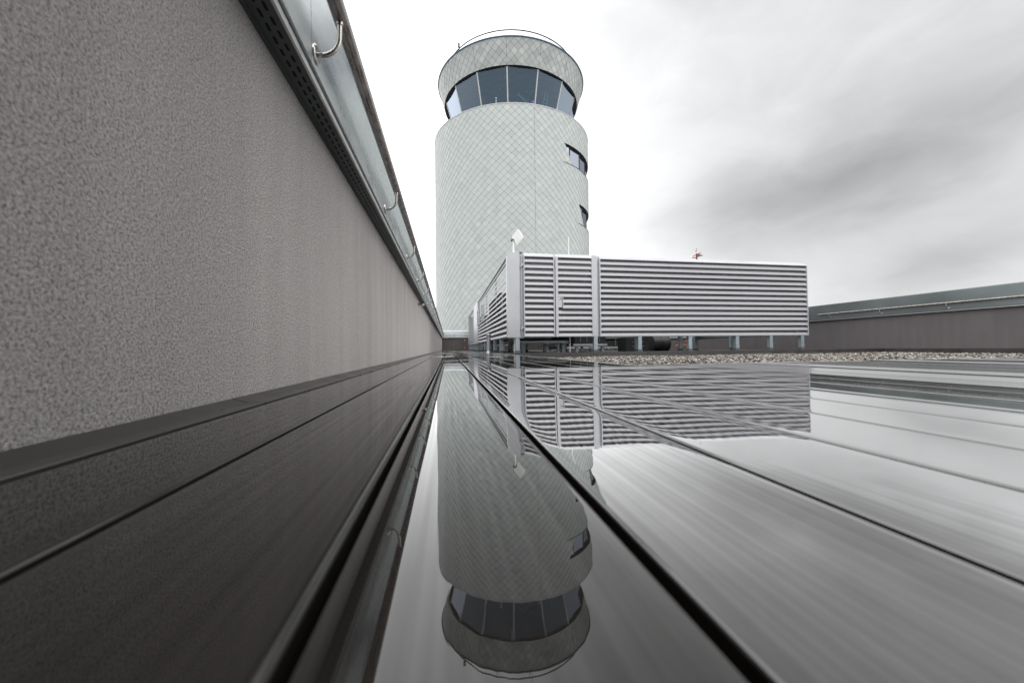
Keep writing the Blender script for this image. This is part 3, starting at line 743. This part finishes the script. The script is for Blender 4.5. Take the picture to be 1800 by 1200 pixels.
def subtract(poly, hps):
    """poly minus the convex window given by half planes (a,b,c): inside where all a*x+b*y<=c"""
    res = []; cur = poly
    for (a, b, c) in hps:
        outp = clip(cur, -a, -b, -c)
        if len(outp) > 2 and area(outp) > 1e-5: res.append(outp)
        cur = clip(cur, a, b, c)
        if len(cur) < 3 or area(cur) < 1e-6: break
    return res
UD = math.pi*RS/180      # metres per degree
def win_hp(a0, a1, zt, zb, sl=0.0, sr=0.0):
    # left edge leans: at zb it lies sl degrees further right
    hl = zt-zb
    # left edge through (a0,zt),(a0+sl,zb): inside to the right
    hps = [(0, 1, zt), (0, -1, -zb)]
    dx, dz = sl*UD, -hl
    hps.append((dz, -dx, dz*a0*UD-dx*zt) if True else None)
    dx2 = sr*UD
    hps.append((-dz, dx2, -(dz*a1*UD)+dx2*zt))
    return hps
WINS = [(36.8, 112, 15.50, 14.03, 7.3, 0), (51.4, 118, 11.30, 9.75, 7.3, 0), (-150, -80.5, 15.9, 14.4, 0, 0), (-150, -80.8, 11.5, 10.0, 0, 0), (60, 118, 7.0, 5.5, 6, 0)]
HPS = [win_hp(*wd) for wd in WINS]
SEAMS = [14.5, -105.5, 134.5]
def tile_field(mb, rfun, z0, z1, u_per_deg, holes, seams, ang0, ang1, nwrap, mt, gap=.008, z_anchor=None, tone_f=None, inset=0.0, diag_v=.552):
    du = 360*u_per_deg/nwrap; dv = diag_v
    rows = int((z1-z0)/(dv/2))+3
    za = z_anchor if z_anchor is not None else z1
    for j in range(-2, rows):
        zc_ = za-j*dv/2
        for i in range(nwrap):
            uc = (-180*u_per_deg)+du*(i+(.5 if j % 2 else 0))
            ang = uc/u_per_deg
            if ang < ang0 or ang > ang1: continue
            hx, hz = du/2-gap*.72, dv/2-gap*.72
            polys = [[(uc, zc_+hz), (uc-hx, zc_), (uc, zc_-hz), (uc+hx, zc_)]]
            if zc_+hz > z1 or zc_-hz < z0:
                polys = [clip(clip(p, 0, 1, z1), 0, -1, -z0) for p in polys]
            polys = [p for p in polys if len(p) > 2 and area(p) > 1e-4]
            for sa in seams:
                su = sa*u_per_deg
                if abs(su-uc) < du:
                    np_ = []
                    for p in polys:
                        for q in (clip(p, 1, 0, su-.008), clip(p, -1, 0, -su-.008)):
                            if len(q) > 2 and area(q) > 1e-4: np_.append(q)
                    polys = np_
            for hp in holes:
                np_ = []
                for p in polys: np_ += subtract(p, hp)
                polys = np_
            tone = min(1, max(0, random.gauss(.48, .21))) if tone_f is None else tone_f()
            jz = random.uniform(-.002, .002)
            for p in polys:
                n = len(p); off = lambda q: .003+.015*((zc_+hz-q[1])/(2*hz))+jz
                top_ = [TW(q[0]/u_per_deg, rfun(q[1])+off(q), q[1]) for q in p]
                bot = [TW(q[0]/u_per_deg, rfun(q[1])-.03, q[1]) for q in p]
                mb.add(top_+bot, [tuple(range(n))], mt, tone)
                mb.add(top_+bot, [(a, n+a, n+(a+1) % n, (a+1) % n) for a in range(n)], m_joint, .2)
k = MB()
tile_field(k, lambda z: RS, 0.2, ZS-.05, UD, HPS, SEAMS, -125, 125, 74, m_slate)
part(k, 'shaft_cladding', tw, True)
k = MB()   # backing shell with the window openings cut out
def shell(mb, r, z0, z1, da, dz, holes, mt):
    a = -180
    while a < 180:
        z = z0
        while z < z1-1e-6:
            zz = min(z+dz, z1)
            polys = [[(a*UD, z), ((a+da)*UD, z), ((a+da)*UD, zz), (a*UD, zz)]]
            for hp in holes:
                np_ = []
                for p in polys: np_ += subtract(p, hp)
                polys = np_
            for p in polys: mb.add([TW(q[0]/UD, r, q[1]) for q in p], [tuple(range(len(p)))], mt)
            z = zz
        a += da
shell(k, RS-.028, .0, ZS-.02, 2.5, 1.0, HPS, m_joint)
for a in range(-180, 180, 3): k.add([TW(a, RS-.03, -16), TW(a+3, RS-.03, -16), TW(a+3, RS-.03, .0), TW(a, RS-.03, .0)], [(0,1,2,3)], m_mid)
part(k, 'shaft_wall', tw, True)
k = MB()   # coping at the head of the shaft
for a in range(-180, 180, 3):
    v = [TW(a, RS-.05, ZS-.05), TW(a+3, RS-.05, ZS-.05), TW(a+3, RS+.03, ZS-.05), TW(a, RS+.03, ZS-.05), TW(a, RS-.05, ZS), TW(a+3, RS-.05, ZS), TW(a+3, RS+.03, ZS), TW(a, RS+.03, ZS)]
    k.add(v, [(3,2,6,7)], m_alu); k.add(v, [(0,3,2,1)], m_alu)
    k.add([TW(a, RS+.03, ZS), TW(a+3, RS+.03, ZS), TW(a+3, 4.6, ZS+.04), TW(a, 4.6, ZS+.04)], [(0,1,2,3)], m_mid)
part(k, 'coping', tw)
for sa in SEAMS[:1]:
    k = MB(); k.add([TW(sa-.07, RS-.005, .2), TW(sa+.07, RS-.005, .2), TW(sa+.07, RS-.005, ZS-.05), TW(sa-.07, RS-.005, ZS-.05)], [(0,1,2,3)], m_joint)
    part(k, 'expansion_joint', tw)
# strip windows
for (a0, a1, zt, zb, sl_, sr_), stp in zip(WINS, (12.6, 12.6, 12.6, 12.6, 12.6)):
    k = MB(); ri = RS-.55; aa = a0-1
    while aa < a1+1:
        b_ = min(aa+2.5, a1+1)
        for (r0, z0_, r1, z1_) in ((RS-.03, zt+.0, ri-.1, zt-.02), (RS-.03, zb, ri-.1, zb+.01)):
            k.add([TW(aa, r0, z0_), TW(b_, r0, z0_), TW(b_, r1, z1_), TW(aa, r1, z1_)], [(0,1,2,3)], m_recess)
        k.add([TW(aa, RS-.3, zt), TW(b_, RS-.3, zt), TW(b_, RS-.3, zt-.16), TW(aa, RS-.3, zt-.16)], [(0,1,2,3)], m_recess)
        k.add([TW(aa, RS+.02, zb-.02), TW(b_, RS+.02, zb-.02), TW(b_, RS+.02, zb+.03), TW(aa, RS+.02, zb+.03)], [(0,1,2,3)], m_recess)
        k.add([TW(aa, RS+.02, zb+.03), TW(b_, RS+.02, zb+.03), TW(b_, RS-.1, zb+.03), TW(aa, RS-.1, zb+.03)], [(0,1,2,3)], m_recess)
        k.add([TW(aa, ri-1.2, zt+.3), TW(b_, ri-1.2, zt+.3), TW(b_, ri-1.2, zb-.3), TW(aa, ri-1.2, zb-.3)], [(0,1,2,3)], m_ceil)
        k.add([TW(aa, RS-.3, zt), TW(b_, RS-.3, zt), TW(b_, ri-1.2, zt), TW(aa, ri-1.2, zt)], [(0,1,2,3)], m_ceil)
        aa += 2.5
    wo_ = part(k, 'window_strip', tw)
    k = MB(); a = 43.0-12.6*2 if a0 > 0 and zt > 12 else (59.6-12.6*2 if a0 > 0 else a0)
    edges = []
    while a < a1+13: edges.append(a); a += stp
    rg = RS-.16
    for e0, e1_ in zip(edges[:-1], edges[1:]):
        s0_, s1_ = max(e0, a0-3), min(e1_, a1)
        if s1_ <= s0_: continue
        if s0_ >= a1: continue
        k.add([TW(s0_+.25, rg, zt-.0), TW(s1_-.25, rg, zt-.0), TW(s1_-.25, rg, zb), TW(s0_+.25, rg, zb)], [(0,1,2,3)], m_winglass)
    o = k.build('pane'); o.parent = wo_; o.location = (0, 0, 0)
    k = MB()
    for e0 in edges:
        if a0-2 < e0 < a1: k.add([TW(e0-.45, rg+.02, zt), TW(e0+.45, rg+.02, zt), TW(e0+.45, rg+.02, zb), TW(e0-.45, rg+.02, zb), TW(e0+.45, rg-.08, zt), TW(e0+.45, rg-.08, zb), TW(e0-.45, rg-.08, zt), TW(e0-.45, rg-.08, zb)], [(0,1,2,3), (1,4,5,2), (0,3,7,6)], m_recess)
    o = k.build('mullion'); o.parent = wo_; o.location = (0, 0, 0)
# cab: fifteen facets leaning outwards
ZG0, ZG1 = 17.79, 21.12; RG0, RG1 = 4.77, 5.72
NF = 15; ST = 24.0; OF = -3.3+.6
for i in range(NF):
    a = OF+ST*i; b = a+ST; a_ = (a+180) % 360-180
    k = MB(); k.add([TW(a, RG0, ZG0), TW(b, RG0, ZG0), TW(b, RG1, ZG1), TW(a, RG1, ZG1)], [(0,1,2,3)], m_cabglass)
    part(k, 'cab_window', tw)
    k = MB(); w_ = .55
    k.add([TW(a-w_, RG0+.02, ZG0), TW(a+w_, RG0+.02, ZG0), TW(a+w_*.85, RG1+.02, ZG1), TW(a-w_*.85, RG1+.02, ZG1), TW(a-w_, RG0-.12, ZG0), TW(a+w_, RG0-.12, ZG0), TW(a+w_*.85, RG1-.12, ZG1), TW(a-w_*.85, RG1-.12, ZG1)],
          [(0,1,2,3), (0,3,7,4), (1,5,6,2), (4,7,6,5)], m_mull)
    part(k, 'cab_mullion', tw)
# ceiling, soffit, crown
ZC0, ZC1, RC0, RC1 = 21.15, 22.88, 5.83, 6.35
k = MB()
for a in range(-180, 180, 4):
    k.add([TW(a, 0.01, ZG1+.0), TW(a+4, 0.01, ZG1+.0), TW(a+4, 5.5, ZG1+.0), TW(a, 5.5, ZG1+.0)], [(0,3,2,1)], m_ceil)
part(k, 'cab_ceiling', tw)
k = MB()
for a in range(-180, 180, 4):
    k.add([TW(a, 5.2, ZG1+.005), TW(a+4, 5.2, ZG1+.005), TW(a+4, RC0-.02, ZC0+.0), TW(a, RC0-.02, ZC0+.0)], [(0,3,2,1)], m_recess)
    k.add([TW(a, RC0-.02, ZC0), TW(a+4, RC0-.02, ZC0), TW(a+4, RC0+.012, ZC0-.03), TW(a, RC0+.012, ZC0-.03)], [(0,1,2,3)], m_rim)
part(k, 'crown_soffit', tw)
UC = math.pi*6.1/180
rc = lambda z: RC0+(RC1-RC0)*(z-ZC0)/(ZC1-ZC0)
def ctone():
    t = random.random(); return min(1, max(0, random.gauss(.42, .24)))
k = MB(); tile_field(k, rc, ZC0-.02, ZC1-.05, UC, [], [OF+ST*i for i in range(-8, 8)], -180, 180, 68, m_slatec, gap=.009, tone_f=ctone, z_anchor=ZC1-.05)
part(k, 'crown_cladding', tw, True)
k = MB()
for a in range(-180, 180, 4): k.add([TW(a, rc(ZC0)-.026, ZC0), TW(a+4, rc(ZC0)-.026, ZC0), TW(a+4, rc(ZC1)-.026, ZC1), TW(a, rc(ZC1)-.026, ZC1)], [(0,1,2,3)], m_joint)
part(k, 'crown_wall', tw)
k = MB()
for a in range(-180, 180, 3):
    v = lambda r, z: (TW(a, r, z), TW(a+3, r, z))
    p = [(RC1-.05, ZC1-.05), (RC1+.05, ZC1-.05), (RC1+.06, ZC1+.02), (RC1-.05, ZC1+.03), (0.01, ZC1+.03)]
    for q, r_ in zip(p[:-1], p[1:]):
        A, B = v(*q), v(*r_); k.add([A[0], A[1], B[1], B[0]], [(0,1,2,3)], m_rim)
part(k, 'crown_rim', tw)
# roof railing
def ring(mb, r, z, rad, mt, a0=-180, a1=180, n=96):
    pts = [TW(a0+(a1-a0)*i/n, r, z) for i in range(n+1)]; mb.tube(pts, rad, mt, 6)
rl = MB(); ring(rl, 5.63, 23.93, .04, m_dark); ring(rl, 5.63, 23.45, .015, m_gray)
ro = part(rl, 'roof_railing', tw, False)
for i in range(15):
    k = MB(); a = -15+24*i; k.tube([TW(a, 5.63, ZC1), TW(a, 5.63, 23.93)], .02, m_gray, 6); o = k.build('baluster'); o.parent = ro; o.location = (0, 0, 0)
k = MB(); k.tube([TW(-47, 5.6, ZC1), TW(-47, 5.6, 24.25)], .025, m_dark, 6); p = Vector(TW(-47, 5.6, 24.3)); k.box(tuple(p-Vector((.07, .07, .22))), tuple(p+Vector((.07, .07, .1))), m_dark)
part(k, 'roof_lamp', tw)
k = MB(); k.tube([TW(12.4, 5.0, ZC1), TW(12.4, 5.0, 26.5)], [.018, .008], m_gray, 6); part(k, 'lightning_rod', tw)
k = MB(); p = Vector(TW(14.3, 6.45, ZS)); k.tube([p, p+Vector((0, 0, .20))], .10, m_red, 12); k.tube([p+Vector((0, 0, .20)), p+Vector((0, 0, .34)), p+Vector((0, 0, .38))], [.085, .085, .04], m_blue, 12)
part(k, 'obstruction_light', tw)
k = MB(); k.tube([TW(-11.5, 5.6, ZS), TW(-11.5, 5.6, 18.75)], .03, m_teal, 8); p = Vector(TW(-11.5, 5.6, 18.8)); k.tube([p, p+Vector((0, 0, .1))], .06, m_teal, 8); part(k, 'weather_probe', tw)
# things inside the cab seen through the glass
k = MB(); k.tube([TW(0, .01, ZG0), TW(0, .01, ZG1)], .9, m_mid, 24); part(k, 'cab_core', tw, True)
k = MB()
for a in range(-180, 180, 4): k.add([TW(a, 0.01, ZG0+.02), TW(a+4, 0.01, ZG0+.02), TW(a+4, 4.76, ZG0+.02), TW(a, 4.76, ZG0+.02)], [(0,1,2,3)], m_ceil)
part(k, 'cab_floor', tw)
def bar(p, q, r, mt, name):
    k = MB(); k.tube([p, q], r, mt, 8); return k
k = MB(); A0, A1_ = Vector(TW(31, 4.3, ZG0)), Vector(TW(38, 4.5, 20.6)); sd_ = Vector((.42, .1, 0))
k.tube([A0, A1_], .035, m_teal, 6); k.tube([A0+sd_, A1_+sd_*.6], .035, m_teal, 6)
for i in range(1, 9): t = i/9; k.tube([A0.lerp(A1_, t), (A0+sd_).lerp(A1_+sd_*.6, t)], .022, m_teal, 6)
part(k, 'cab_ladder', tw)
k = MB(); p, q = Vector(TW(10, 3.4, 20.6)), Vector(TW(28, 4.4, 18.7)); k.tube([p, q], .09, m_teal, 8); part(k, 'stair_rail', tw)
k = MB(); p = Vector(TW(-20.5, 4.35, ZG0)); k.tube([p, p+Vector((-.05, 0, .5)), p+Vector((-.13, 0, 1.35)), p+Vector((-.05, 0, 1.75))], [.10, .13, .20, .05], m_red, 10); part(k, 'red_seat', tw)
for i in range(18):
    a, r_ = random.uniform(-50, 50), random.uniform(1.5, 5.0); p = Vector(TW(a, r_, ZG1-.02)); k = MB(); k.tube([p, p+Vector((0, 0, -.03))], random.uniform(.06, .15), m_teal, 12); part(k, 'ceiling_disc', tw)  # round teal discs scattered under the cab ceiling
